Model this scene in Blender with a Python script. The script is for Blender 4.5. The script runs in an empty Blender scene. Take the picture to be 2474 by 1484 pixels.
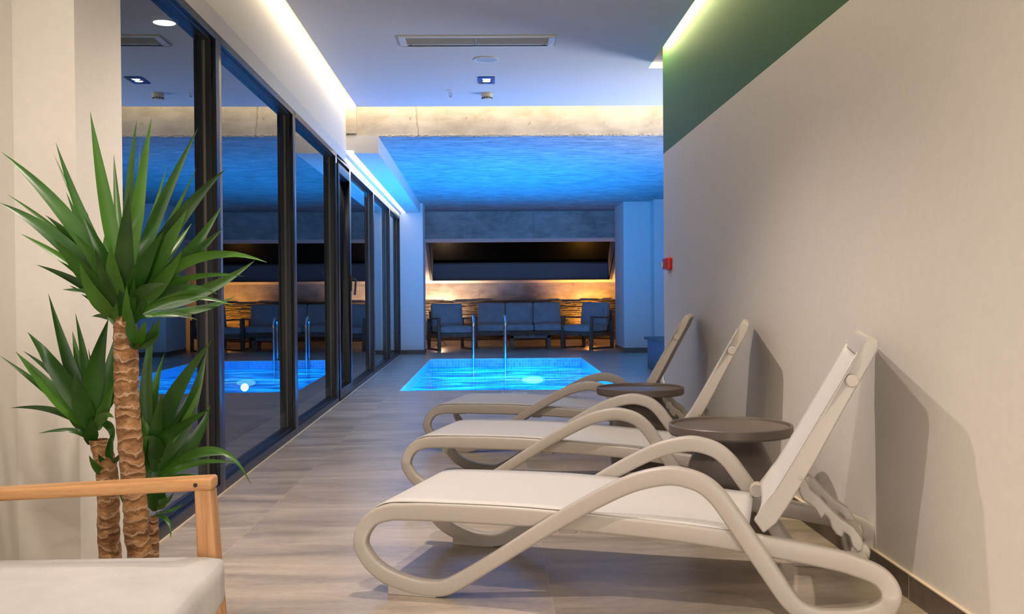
import bpy, bmesh, math, random
from mathutils import Vector, Matrix
random.seed(7)
SC = bpy.context.scene
COL = SC.collection
PI = math.pi

# ------------------------------------------------------------------ camera
FPX, YAW, PITCH, ROLL, EYE = 2390.0, .01887, .01258, -.00747, 1.05
_f = Vector((math.sin(YAW)*math.cos(PITCH), math.cos(YAW)*math.cos(PITCH), -math.sin(PITCH)))
_r = Vector((math.cos(YAW), -math.sin(YAW), 0)); _u = _r.cross(_f)
_R = _r*math.cos(ROLL)+_u*math.sin(ROLL); _U = _u*math.cos(ROLL)-_r*math.sin(ROLL)
cam_data = bpy.data.cameras.new('camera'); cam = bpy.data.objects.new('camera', cam_data); COL.objects.link(cam)
cam_data.sensor_width = 36; cam_data.lens = 36*FPX/2474; cam_data.clip_start = .02; cam_data.clip_end = 200
cam.matrix_world = Matrix(((_R.x, _U.x, -_f.x, 0), (_R.y, _U.y, -_f.y, 0), (_R.z, _U.z, -_f.z, EYE), (0, 0, 0, 1)))
SC.camera = cam
def at(px, py, y):
    """the point of the place seen at photo pixel (px, py) at depth y"""
    d = _R*((px-1237)/FPX) - _U*((py-742)/FPX) + _f
    t = y/d.y
    return Vector((d.x*t, y, EYE+d.z*t))

# ------------------------------------------------------------------ world, exposure
W = bpy.data.worlds.new('world'); SC.world = W; W.use_nodes = True
W.node_tree.nodes['Background'].inputs[0].default_value = (.02, .03, .06, 1)
W.node_tree.nodes['Background'].inputs[1].default_value = .3
SC.view_settings.view_transform = 'Standard'; SC.view_settings.look = 'None'
SC.view_settings.exposure = .16; SC.view_settings.gamma = 1; SC.view_settings.use_curve_mapping = False
SC.cycles.max_bounces = 7; SC.cycles.diffuse_bounces = 3; SC.cycles.glossy_bounces = 4
SC.cycles.transparent_max_bounces = 10; SC.cycles.transmission_bounces = 4
SC.cycles.use_denoising = True; SC.cycles.use_adaptive_sampling = True; SC.cycles.adaptive_threshold = .06; SC.cycles.sample_clamp_indirect = 4

# ------------------------------------------------------------------ lights
def light(kind, name, loc, power, color, size=.1, size_y=None, rot=None, target=None, spot=None, blend=.5):
    l = bpy.data.lights.new(name, kind); l.energy = power; l.color = color
    if kind == 'AREA':
        l.size = size
        if size_y: l.shape = 'RECTANGLE'; l.size_y = size_y
    else: l.shadow_soft_size = size
    if kind == 'SPOT': l.spot_size = spot; l.spot_blend = blend
    o = bpy.data.objects.new(name, l); COL.objects.link(o); o.location = loc
    if target is not None: o.rotation_euler = (Vector(target)-Vector(loc)).to_track_quat('-Z', 'Y').to_euler()
    elif rot: o.rotation_euler = rot
    return o
WARM = (1, .83, .72); COVE = (1, .80, .54); BLUE = (.0, .32, 1.0)
def down(x, y, p, spot=2.1, tgt=None, col=WARM):
    light('SPOT', 'downlight_beam', (x, y, 2.90), p, col, .035, spot=spot, blend=.8, target=tgt or (x, y, 0))
down(-.55, 2.1, 122, 2.4)
down(-.20, .4, 74, 2.4)
down(-.35, 4.3, 165, 2.1)
down(-.045, 8.77, 30, 1.8, col=(1, .88, .75))
# led strips lying on the edges of the dropped ceiling
light('AREA', 'cove_light', (-1.33, 5.2, 3.06), 30, COVE, .03, 10.0, rot=(0, math.radians(62), math.radians(.8)))
light('AREA', 'cove_light', (1.368, 3.6, 3.24), 6, (1, .85, .6), .05, 9.3, rot=(0, math.radians(-12), 0))
light('AREA', 'cove_light', (1.335, 3.6, 3.10), 85, (1, .8, .45), .03, 9.3, rot=(0, math.radians(-42), 0))
light('AREA', 'cove_light', (0.4, 10.04, 3.06), 9, COVE, 3.6, .03, rot=(math.radians(60), 0, 0))
# led line in the bulkhead over the glass
light('AREA', 'led_line_light', (-1.522, 14.0, 2.512), 6, (1, .86, .66), .05, 7.0, rot=(0, 0, math.radians(.9)))
# pool lamps under water, plus an added bare point light
light('AREA', 'underwater_light', (.2, 13.9, -1.25), 620, BLUE, 1.8, 3.8, rot=(PI, 0, 0)).data.spread = math.radians(165)
light('SPOT', 'underwater_light', (.66, 16.15, -.42), 130, (.06, .45, 1), .06, spot=1.3, blend=.9, target=(-.7, 13.2, -1.3))
light('AREA', 'underwater_light', (.2, 10.95, -.42), 420, (.0, .34, 1), 1.9, .4, rot=(math.radians(105), 0, 0))
light('POINT', 'underwater_light', (.45, 13.7, -.45), 14, (.75, .92, 1), .03)  # added point light without a fixture, whitens the water streaks
# warm lamps on the floor behind the seats
light('SPOT', 'uplight_light', (-1.09, 20.5, .47), 105, (1, .62, .38), .04, spot=2.0, blend=.7, target=(-1.0, 21, .88))
light('POINT', 'uplight_light', (-1.09, 20.55, .49), 8, (1, .62, .38), .04)
light('SPOT', 'uplight_light', (2.02, 20.5, .47), 105, (1, .42, .06), .04, spot=2.0, blend=.7, target=(1.95, 21, .88))
light('POINT', 'uplight_light', (2.02, 20.55, .49), 9, (1, .42, .06), .04)
# rear fill, then soft light from the open side of the pool hall, right of the white wall's end
light('AREA', 'rear_fill_light', (.4, -2.3, .6), 75, (1, .91, .83), 1.8, 1.2, target=(0, 3.2, 2.95))  # added fill behind the camera, lifts the ceiling and softens shadows
light('AREA', 'side_room_light', (3.9, 10.0, .9), 120, (.9, .95, 1), 1.2, 1.2, target=(.9, 8.6, 2.95))

# ------------------------------------------------------------------ materials
def lin(c):
    return tuple((v/12.92 if v <= .04045 else ((v+.055)/1.055)**2.4) for v in (x/255 for x in c))
class NT:
    def __init__(s, name):
        s.m = bpy.data.materials.new(name); s.m.use_nodes = True; s.t = s.m.node_tree
        s.b = s.t.nodes['Principled BSDF']; s.out = s.t.nodes['Material Output']
    def n(s, kind, **kw):
        o = s.t.nodes.new(kind)
        for k, v in kw.items():
            if k.startswith('i_'):
                key = k[2:]; key = int(key) if key.isdigit() else key.replace('_', ' ')
                o.inputs[key].default_value = v
            else: setattr(o, k, v)
        return o
    def l(s, a, b): s.t.links.new(a, b)
    def pos(s, scale=(1, 1, 1), rot=(0, 0, 0), obj=False):
        tc = s.n('ShaderNodeTexCoord'); mp = s.n('ShaderNodeMapping')
        if obj: s.l(tc.outputs['Object'], mp.inputs[0])
        else:
            g = s.n('ShaderNodeNewGeometry'); s.l(g.outputs['Position'], mp.inputs[0])
        mp.inputs['Scale'].default_value = scale; mp.inputs['Rotation'].default_value = rot
        return mp.outputs[0]
    def noise(s, vec, scale=5, detail=4, rough=.5, dist=0):
        o = s.n('ShaderNodeTexNoise'); o.inputs['Scale'].default_value = scale; o.inputs['Detail'].default_value = detail
        o.inputs['Roughness'].default_value = rough; o.inputs['Distortion'].default_value = dist
        s.l(vec, o.inputs['Vector']); return o.outputs['Fac']
    def ramp(s, fac, stops):
        o = s.n('ShaderNodeValToRGB'); e = o.color_ramp.elements
        while len(e) < len(stops): e.new(.5)
        for k, (p, c) in zip(e, stops): k.position = p; k.color = (*c, 1)
        s.l(fac, o.inputs[0]); return o.outputs[0]
    def mix(s, fac, a, b, mode='MIX'):
        o = s.n('ShaderNodeMix', data_type='RGBA', blend_type=mode)
        for sock, v in ((o.inputs[0], fac), (o.inputs[6], a), (o.inputs[7], b)):
            if hasattr(v, 'is_linked'): s.l(v, sock)
            elif isinstance(v, (int, float)): sock.default_value = v
            else: sock.default_value = (*v, 1)
        return o.outputs[2]
    def math(s, op, a, b=None, c=None):
        o = s.n('ShaderNodeMath', operation=op)
        for sock, v in zip(o.inputs, (a, b, c)):
            if v is None: continue
            if hasattr(v, 'is_linked'): s.l(v, sock)
            else: sock.default_value = v
        return o.outputs[0]
    def bump(s, h, strength=.2, dist=.01):
        o = s.n('ShaderNodeBump'); o.inputs['Strength'].default_value = strength; o.inputs['Distance'].default_value = dist
        s.l(h, o.inputs['Height']); s.l(o.outputs[0], s.b.inputs['Normal']); return o
def simple(name, rgb, rough=.5, metal=0, spec=.5, nscale=None, namt=.08, bump=0, stretch=(1, 1, 1), obj=True):
    t = NT(name); c = lin(rgb)
    t.b.inputs['Roughness'].default_value = rough; t.b.inputs['Metallic'].default_value = metal
    t.b.inputs['Specular IOR Level'].default_value = spec
    if nscale:
        f = t.noise(t.pos(stretch, obj=obj), nscale, 4)
        t.l(t.ramp(f, [(.3, tuple(v*(1-namt) for v in c)), (.7, tuple(min(1, v*(1+namt)) for v in c))]), t.b.inputs['Base Color'])
        if bump: t.bump(f, bump)
    else: t.b.inputs['Base Color'].default_value = (*c, 1)
    return t.m
def emit(name, rgb, strength):
    t = NT(name); t.b.inputs['Base Color'].default_value = (*rgb, 1)
    t.b.inputs['Emission Color'].default_value = (*rgb, 1); t.b.inputs['Emission Strength'].default_value = strength
    return t.m

M = {}
M['plaster'] = simple('white_plaster', (224, 219, 212), .75, nscale=30, namt=.02, bump=.03, obj=False)
M['ceiling'] = simple('ceiling_paint', (214, 214, 216), .8, nscale=20, namt=.015, obj=False)
M['green'] = simple('green_paint', (42, 96, 46), .6, nscale=30, namt=.03, obj=False)
M['frame'] = simple('anthracite_metal', (42, 42, 45), .32, .55, nscale=3, namt=.04)
M['frame_trim'] = simple('grey_gasket', (100, 95, 88), .45, .3)
M['black'] = simple('black_plastic', (18, 18, 18), .4)
M['lounger'] = simple('taupe_resin', (184, 176, 168), .38, nscale=60, namt=.015, bump=.01)
M['sling'] = None
M['table'] = simple('brown_resin', (98, 88, 82), .42, nscale=80, namt=.03, bump=.01)
M['steel'] = simple('polished_steel', (215, 218, 222), .12, 1)
M['white_plastic'] = simple('white_plastic', (225, 222, 214), .4)
M['cream_plastic'] = simple('cream_plastic', (224, 216, 196), .45)
M['red'] = simple('red_plastic', (190, 22, 20), .35)
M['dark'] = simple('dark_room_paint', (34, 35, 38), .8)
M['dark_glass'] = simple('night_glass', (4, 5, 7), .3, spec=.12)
M['blind'] = simple('sill_paint', (120, 124, 134), .7)
M['slat'] = simple('grille_beige', (196, 190, 172), .5)
M['led'] = emit('led_strip', (1, .88, .68), 2.4)
M['cove_led'] = emit('cove_led', (1, .8, .5), 4)
M['lamp_white'] = emit('lamp_lens', (1, .95, .85), 5)
M['lamp_amber'] = emit('amber_bulb', (1, .5, .1), 10)
M['lamp_warm'] = emit('warm_bulb', (1, .68, .38), 10)
M['pool_lens'] = emit('pool_lens', (.5, .8, 1), 2.8)
M['room_lamp'] = emit('round_lamp', (1, .97, .9), 7)
M['deck_dark'] = simple('dark_stone_top', (70, 62, 58), .4, nscale=8, namt=.2)
M['deck_side'] = simple('dark_stone_side', (92, 92, 96), .5, nscale=8, namt=.2)
M['soil'] = simple('potting_soil', (48, 36, 28), .95, nscale=60, namt=.4, bump=.4)
M['pot'] = simple('dark_pot', (58, 54, 52), .5)
M['caulk'] = simple('cream_caulk', (222, 205, 182), .7)

def mat_sling():
    t = NT('woven_sling'); v = t.pos((1, 1, 1), obj=True)
    w = t.n('ShaderNodeTexWave'); w.inputs['Scale'].default_value = 160; t.l(v, w.inputs['Vector'])
    w2 = t.n('ShaderNodeTexWave', bands_direction='Y'); w2.inputs['Scale'].default_value = 160; t.l(v, w2.inputs['Vector'])
    f = t.math('MULTIPLY', w.outputs['Fac'], w2.outputs['Fac'])
    t.l(t.ramp(f, [(0, lin((204, 200, 197))), (1, lin((226, 223, 220)))]), t.b.inputs['Base Color'])
    t.b.inputs['Roughness'].default_value = .6; t.bump(f, .1, .002); return t.m
M['sling'] = mat_sling()

def mat_floor():
    t = NT('porcelain_tile'); g = t.n('ShaderNodeNewGeometry'); sp = t.n('ShaderNodeSeparateXYZ'); t.l(g.outputs['Position'], sp.inputs[0])
    def cell(v, o, s):
        a = t.math('DIVIDE', t.math('SUBTRACT', v, o), s); fl = t.math('FLOOR', a); fr = t.math('SUBTRACT', a, fl)
        d = t.math('MULTIPLY', t.math('MINIMUM', fr, t.math('SUBTRACT', 1, fr)), s); return fl, d
    ix, dx = cell(sp.outputs[0], -1.106, 1.30); iy, dy = cell(sp.outputs[1], 3.833, .65)
    d = t.math('MINIMUM', dx, dy)
    grout = t.math('LESS_THAN', d, .0016)
    rnd = t.math('FRACT', t.math('MULTIPLY', t.math('SINE', t.math('ADD', t.math('MULTIPLY', ix, 12.99), t.math('MULTIPLY', iy, 78.2))), 4375.5))
    cb = t.n('ShaderNodeCombineXYZ'); t.l(sp.outputs[0], cb.inputs[0]); t.l(sp.outputs[1], cb.inputs[1]); t.l(t.math('MULTIPLY', rnd, 30), cb.inputs[2])
    mp = t.n('ShaderNodeMapping'); t.l(cb.outputs[0], mp.inputs[0]); mp.inputs['Scale'].default_value = (.8, 3.0, 1)
    n1 = t.noise(mp.outputs[0], 1.6, 7, .62, .6)
    mp2 = t.n('ShaderNodeMapping'); t.l(cb.outputs[0], mp2.inputs[0]); mp2.inputs['Scale'].default_value = (9, 20, 1)
    n2 = t.noise(mp2.outputs[0], 2.5, 5, .65)
    n = t.math('ADD', t.math('MULTIPLY', n1, .76), t.math('MULTIPLY', n2, .24))
    c = t.ramp(n, [(.34, lin((142, 131, 119))), (.5, lin((178, 165, 150))), (.66, lin((206, 192, 175)))])
    c = t.mix(grout, c, lin((205, 184, 160)))
    t.l(c, t.b.inputs['Base Color'])
    t.l(t.math('ADD', t.math('MULTIPLY', n1, .16), .26), t.b.inputs['Roughness'])
    t.b.inputs['Specular IOR Level'].default_value = .55
    t.bump(t.math('SUBTRACT', t.math('MULTIPLY', n2, .2), grout), .12, .003)
    return t.m
M['floor'] = mat_floor()
def mat_basetile():
    t = NT('skirting_tile'); v = t.pos((1, 1, 1)); sp = t.n('ShaderNodeSeparateXYZ'); t.l(v, sp.inputs[0])
    n = t.noise(v, 6, 6, .6)
    c = t.ramp(n, [(.3, lin((84, 72, 62))), (.7, lin((118, 104, 92)))])
    a = t.math('DIVIDE', t.math('SUBTRACT', sp.outputs[1], 3.33), .65); fr = t.math('FRACT', t.math('ADD', a, 20))
    g = t.math('LESS_THAN', fr, .006)
    t.l(t.mix(g, c, lin((190, 176, 158))), t.b.inputs['Base Color']); t.b.inputs['Roughness'].default_value = .45
    return t.m
M['skirting'] = mat_basetile()

def mat_concrete(name, a, b, stretch, scale, streak, scuffs=False, bumpy=.25, seam=None):
    t = NT(name); v = t.pos((1, 1, 1)); vs = t.pos(stretch)
    n1 = t.noise(v, scale, 8, .6, .3); n2 = t.noise(vs, scale*1.5, 6, .65, .4)
    n = t.math('ADD', t.math('MULTIPLY', n1, 1-streak), t.math('MULTIPLY', n2, streak))
    c = t.ramp(n, [(.38, lin(a)), (.60, lin(b))])
    n3 = t.noise(v, 9, 8, .75)
    pits = t.ramp(n3, [(.30, (.35, .33, .30)), (.38, (1, 1, 1))])
    c = t.mix(1.0, c, pits, 'MULTIPLY')
    if scuffs:
        n4 = t.noise(t.pos((1.2, 1, 8), rot=(0, .4, 0)), 2.2, 3, .5, 1.5)
        s = t.ramp(n4, [(.70, (0, 0, 0)), (.735, (1, 1, 1))])
        sc = t.math('MULTIPLY', t.n('ShaderNodeRGBToBW').outputs[0], 1)
        bw = t.n('ShaderNodeRGBToBW'); t.l(s, bw.inputs[0])
        c = t.mix(t.math('MULTIPLY', bw.outputs[0], .45), c, lin((236, 230, 218)))
    if seam:
        sp = t.n('ShaderNodeSeparateXYZ'); t.l(v, sp.inputs[0])
        a_ = t.math('FRACT', t.math('ADD', t.math('DIVIDE', sp.outputs[0], seam), 10.3))
        m = t.math('LESS_THAN', t.math('ABSOLUTE', t.math('SUBTRACT', a_, t.math('MULTIPLY', n1, .06))), .003)
        c = t.mix(t.math('MULTIPLY', m, .4), c, lin((96, 88, 78)))
    t.l(c, t.b.inputs['Base Color']); t.b.inputs['Roughness'].default_value = .85
    t.bump(t.math('ADD', n, t.math('MULTIPLY', n3, .4)), bumpy, .02); return t.m
M['beam'] = mat_concrete('raw_concrete_beam', (188, 177, 160), (226, 217, 202), (1, 1, 3), 2.2, .4, scuffs=True, seam=2.9)
M['slab'] = mat_concrete('raw_concrete_slab', (96, 98, 102), (168, 170, 172), (1.2, 9, 1), 2.6, .8, bumpy=.5)
M['back_conc'] = mat_concrete('raw_concrete_wall', (140, 132, 124), (196, 188, 178), (1, 1, 3), 1.8, .4, bumpy=.4, seam=1.1)

def mat_slate():
    t = NT('split_slate'); v = t.pos((1, 1, 6)); n = t.noise(v, 7, 6, .7)
    g = t.n('ShaderNodeNewGeometry'); r = t.n('ShaderNodeValToRGB')
    c = t.ramp(g.outputs['Random Per Island'], [(0, lin((30, 28, 27))), (.5, lin((70, 62, 54))), (1, lin((128, 112, 95)))])
    c = t.mix(.5, c, t.ramp(n, [(.3, lin((40, 36, 34))), (.7, lin((140, 126, 110)))]))
    t.l(c, t.b.inputs['Base Color']); t.b.inputs['Roughness'].default_value = .7; t.bump(n, .4, .01); return t.m
M['slate'] = mat_slate()

def mat_wood(name, a, b, c3, rough=.45, axis=(1, 12, 12)):
    t = NT(name); v = t.pos(axis, obj=True); n = t.noise(v, 3.0, 6, .6, .8); n2 = t.noise(t.pos(tuple(x*4 for x in axis), obj=True), 6, 3, .6)
    f = t.math('ADD', t.math('MULTIPLY', n, .75), t.math('MULTIPLY', n2, .25))
    t.l(t.ramp(f, [(.3, lin(a)), (.5, lin(b)), (.7, lin(c3))]), t.b.inputs['Base Color'])
    t.b.inputs['Roughness'].default_value = rough; t.bump(f, .06, .004); return t.m
M['teak'] = mat_wood('teak_along', (158, 106, 60), (192, 142, 92), (210, 166, 116), axis=(12, 1.2, 12))
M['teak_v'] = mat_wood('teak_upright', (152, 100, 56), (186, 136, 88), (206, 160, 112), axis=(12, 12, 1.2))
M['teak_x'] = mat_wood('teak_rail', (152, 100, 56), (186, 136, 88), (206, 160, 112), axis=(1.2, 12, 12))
M['grey_teak'] = mat_wood('grey_brown_teak', (78, 60, 48), (108, 86, 70), (130, 106, 88), .6, axis=(4, 4, 4))  # darker and greyer than the near sofa's teak

def mat_fabric(name, a, b):
    t = NT(name); v = t.pos((1, 1, 1), obj=True); n = t.noise(v, 7, 4, .5); f = t.noise(v, 420, 2, .6)
    c = t.ramp(n, [(.3, lin(a)), (.7, lin(b))]); c = t.mix(.25, c, t.ramp(f, [(.35, lin(tuple(x*.82 for x in a))), (.65, lin(b))]))
    t.l(c, t.b.inputs['Base Color']); t.b.inputs['Roughness'].default_value = .9
    t.b.inputs['Sheen Weight'].default_value = .15
    t.bump(t.math('ADD', t.math('MULTIPLY', n, .6), t.math('MULTIPLY', f, .12)), .25, .02); return t.m
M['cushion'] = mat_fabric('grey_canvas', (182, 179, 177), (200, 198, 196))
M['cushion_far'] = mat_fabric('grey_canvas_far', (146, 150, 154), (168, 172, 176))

def mat_leaf():
    t = NT('yucca_leaf'); v = t.pos((1, 1, 1), obj=True); n = t.noise(v, 9, 3, .5)
    g = t.n('ShaderNodeNewGeometry')
    c = t.ramp(g.outputs['Random Per Island'], [(0, lin((16, 54, 12))), (.5, lin((34, 82, 18))), (1, lin((72, 118, 32)))])
    c = t.mix(.35, c, t.ramp(n, [(.3, lin((18, 52, 12))), (.7, lin((66, 112, 30)))]))
    t.l(c, t.b.inputs['Base Color']); t.b.inputs['Roughness'].default_value = .33
    t.b.inputs['Specular IOR Level'].default_value = .45
    t.b.inputs['Transmission Weight'].default_value = 0; return t.m
M['leaf'] = mat_leaf()
def mat_bark():
    t = NT('yucca_bark'); v = t.pos((1, 1, 2.2), obj=True); n = t.noise(v, 16, 8, .7, .6)
    w = t.n('ShaderNodeTexWave', bands_direction='Z'); w.inputs['Scale'].default_value = 9.5; w.inputs['Distortion'].default_value = 7; w.inputs['Detail'].default_value = 3; w.inputs['Detail Scale'].default_value = 2.2
    t.l(t.pos((1, 1, 1), obj=True), w.inputs['Vector'])
    c = t.ramp(n, [(.28, lin((80, 52, 30))), (.5, lin((150, 106, 64))), (.72, lin((190, 146, 98)))])
    ring = t.ramp(w.outputs['Fac'], [(.90, (0, 0, 0)), (.97, (1, 1, 1))]); bw = t.n('ShaderNodeRGBToBW'); t.l(ring, bw.inputs[0])
    c = t.mix(t.math('MULTIPLY', bw.outputs[0], .5), c, lin((214, 186, 156)))
    t.l(c, t.b.inputs['Base Color']); t.b.inputs['Roughness'].default_value = .6
    t.bump(t.math('ADD', t.math('MULTIPLY', w.outputs['Fac'], .7), n), .7, .012); return t.m
M['bark'] = mat_bark()

def mat_mosaic():
    t = NT('pool_mosaic'); v = t.pos((1, 1, 1)); sp = t.n('ShaderNodeSeparateXYZ'); t.l(v, sp.inputs[0]); s = .048
    ds = []; ids = []
    for k in range(3):
        a = t.math('DIVIDE', t.math('ADD', sp.outputs[k], 10.012), s); fl = t.math('FLOOR', a); fr = t.math('SUBTRACT', a, fl)
        ds.append(t.math('LESS_THAN', fr, .11)); ids.append(fl)
    gm = t.n('ShaderNodeNewGeometry'); sn = t.n('ShaderNodeSeparateXYZ'); t.l(gm.outputs['True Normal'], sn.inputs[0])
    use = [t.math('LESS_THAN', t.math('ABSOLUTE', sn.outputs[k]), .7) for k in range(3)]
    g = None
    for k in range(3):
        q = t.math('MULTIPLY', ds[k], use[k]); g = q if g is None else t.math('MAXIMUM', g, q)
    wn = t.n('ShaderNodeTexWhiteNoise'); cb = t.n('ShaderNodeCombineXYZ')
    for k in range(3): t.l(ids[k], cb.inputs[k])
    t.l(cb.outputs[0], wn.inputs[0])
    c = t.ramp(wn.outputs['Value'], [(0, lin((84, 140, 196))), (.6, lin((100, 156, 208))), (1, lin((122, 172, 216)))])
    c = t.mix(g, c, lin((164, 200, 224)))
    t.l(c, t.b.inputs['Base Color']); t.b.inputs['Roughness'].default_value = .3; return t.m
M['mosaic'] = mat_mosaic()

def mat_glass():
    t = NT('pane_glass'); fr = t.n('ShaderNodeFresnel'); fr.inputs['IOR'].default_value = 3.4
    tr = t.n('ShaderNodeBsdfTransparent'); tr.inputs[0].default_value = (.78, .82, .82, 1)
    gl = t.n('ShaderNodeBsdfGlossy'); gl.inputs['Roughness'].default_value = 0; gl.inputs[0].default_value = (.95, .97, .97, 1)
    g = t.n('ShaderNodeNewGeometry'); fac = t.math('MULTIPLY', fr.outputs[0], t.math('SUBTRACT', 1, g.outputs['Backfacing']))
    mx = t.n('ShaderNodeMixShader'); t.l(fac, mx.inputs[0]); t.l(tr.outputs[0], mx.inputs[1]); t.l(gl.outputs[0], mx.inputs[2])
    t.l(mx.outputs[0], t.out.inputs[0]); t.t.nodes.remove(t.b); return t.m
M['glass'] = mat_glass()
def mat_water():
    t = NT('pool_water'); v = t.pos((.8, 1.6, 1)); n = t.noise(v, 2.6, 4, .55, .8)
    bp = t.n('ShaderNodeBump'); bp.inputs['Strength'].default_value = .6; bp.inputs['Distance'].default_value = .05; t.l(n, bp.inputs['Height'])
    tr = t.n('ShaderNodeBsdfTransparent'); tr.inputs[0].default_value = (.72, .93, 1, 1)
    rf = t.n('ShaderNodeBsdfRefraction'); rf.inputs['IOR'].default_value = 1.33; rf.inputs[0].default_value = (.72, .93, 1, 1); rf.inputs['Roughness'].default_value = .22
    t.l(bp.outputs[0], rf.inputs['Normal'])
    m1 = t.n('ShaderNodeMixShader'); m1.inputs[0].default_value = .72; t.l(tr.outputs[0], m1.inputs[1]); t.l(rf.outputs[0], m1.inputs[2])
    tl = t.n('ShaderNodeBsdfTranslucent'); tl.inputs[0].default_value = (.9, .97, 1, 1)      # pale streaks painting ripple glints into the water surface
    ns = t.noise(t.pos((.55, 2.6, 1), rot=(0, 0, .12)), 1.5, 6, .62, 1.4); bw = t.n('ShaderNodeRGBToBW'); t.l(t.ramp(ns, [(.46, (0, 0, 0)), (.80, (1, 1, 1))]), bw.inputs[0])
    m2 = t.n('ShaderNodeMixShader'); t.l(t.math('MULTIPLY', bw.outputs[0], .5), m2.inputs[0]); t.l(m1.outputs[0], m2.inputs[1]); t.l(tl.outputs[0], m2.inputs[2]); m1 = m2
    gl = t.n('ShaderNodeBsdfGlossy'); gl.inputs['Roughness'].default_value = .03; t.l(bp.outputs[0], gl.inputs['Normal'])
    fr = t.n('ShaderNodeFresnel'); fr.inputs['IOR'].default_value = 1.33; t.l(bp.outputs[0], fr.inputs['Normal'])
    mx = t.n('ShaderNodeMixShader'); t.l(t.math('MINIMUM', fr.outputs[0], .22), mx.inputs[0]); t.l(m1.outputs[0], mx.inputs[1]); t.l(gl.outputs[0], mx.inputs[2])
    t.l(mx.outputs[0], t.out.inputs[0]); t.t.nodes.remove(t.b); return t.m
M['water'] = mat_water()

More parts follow.
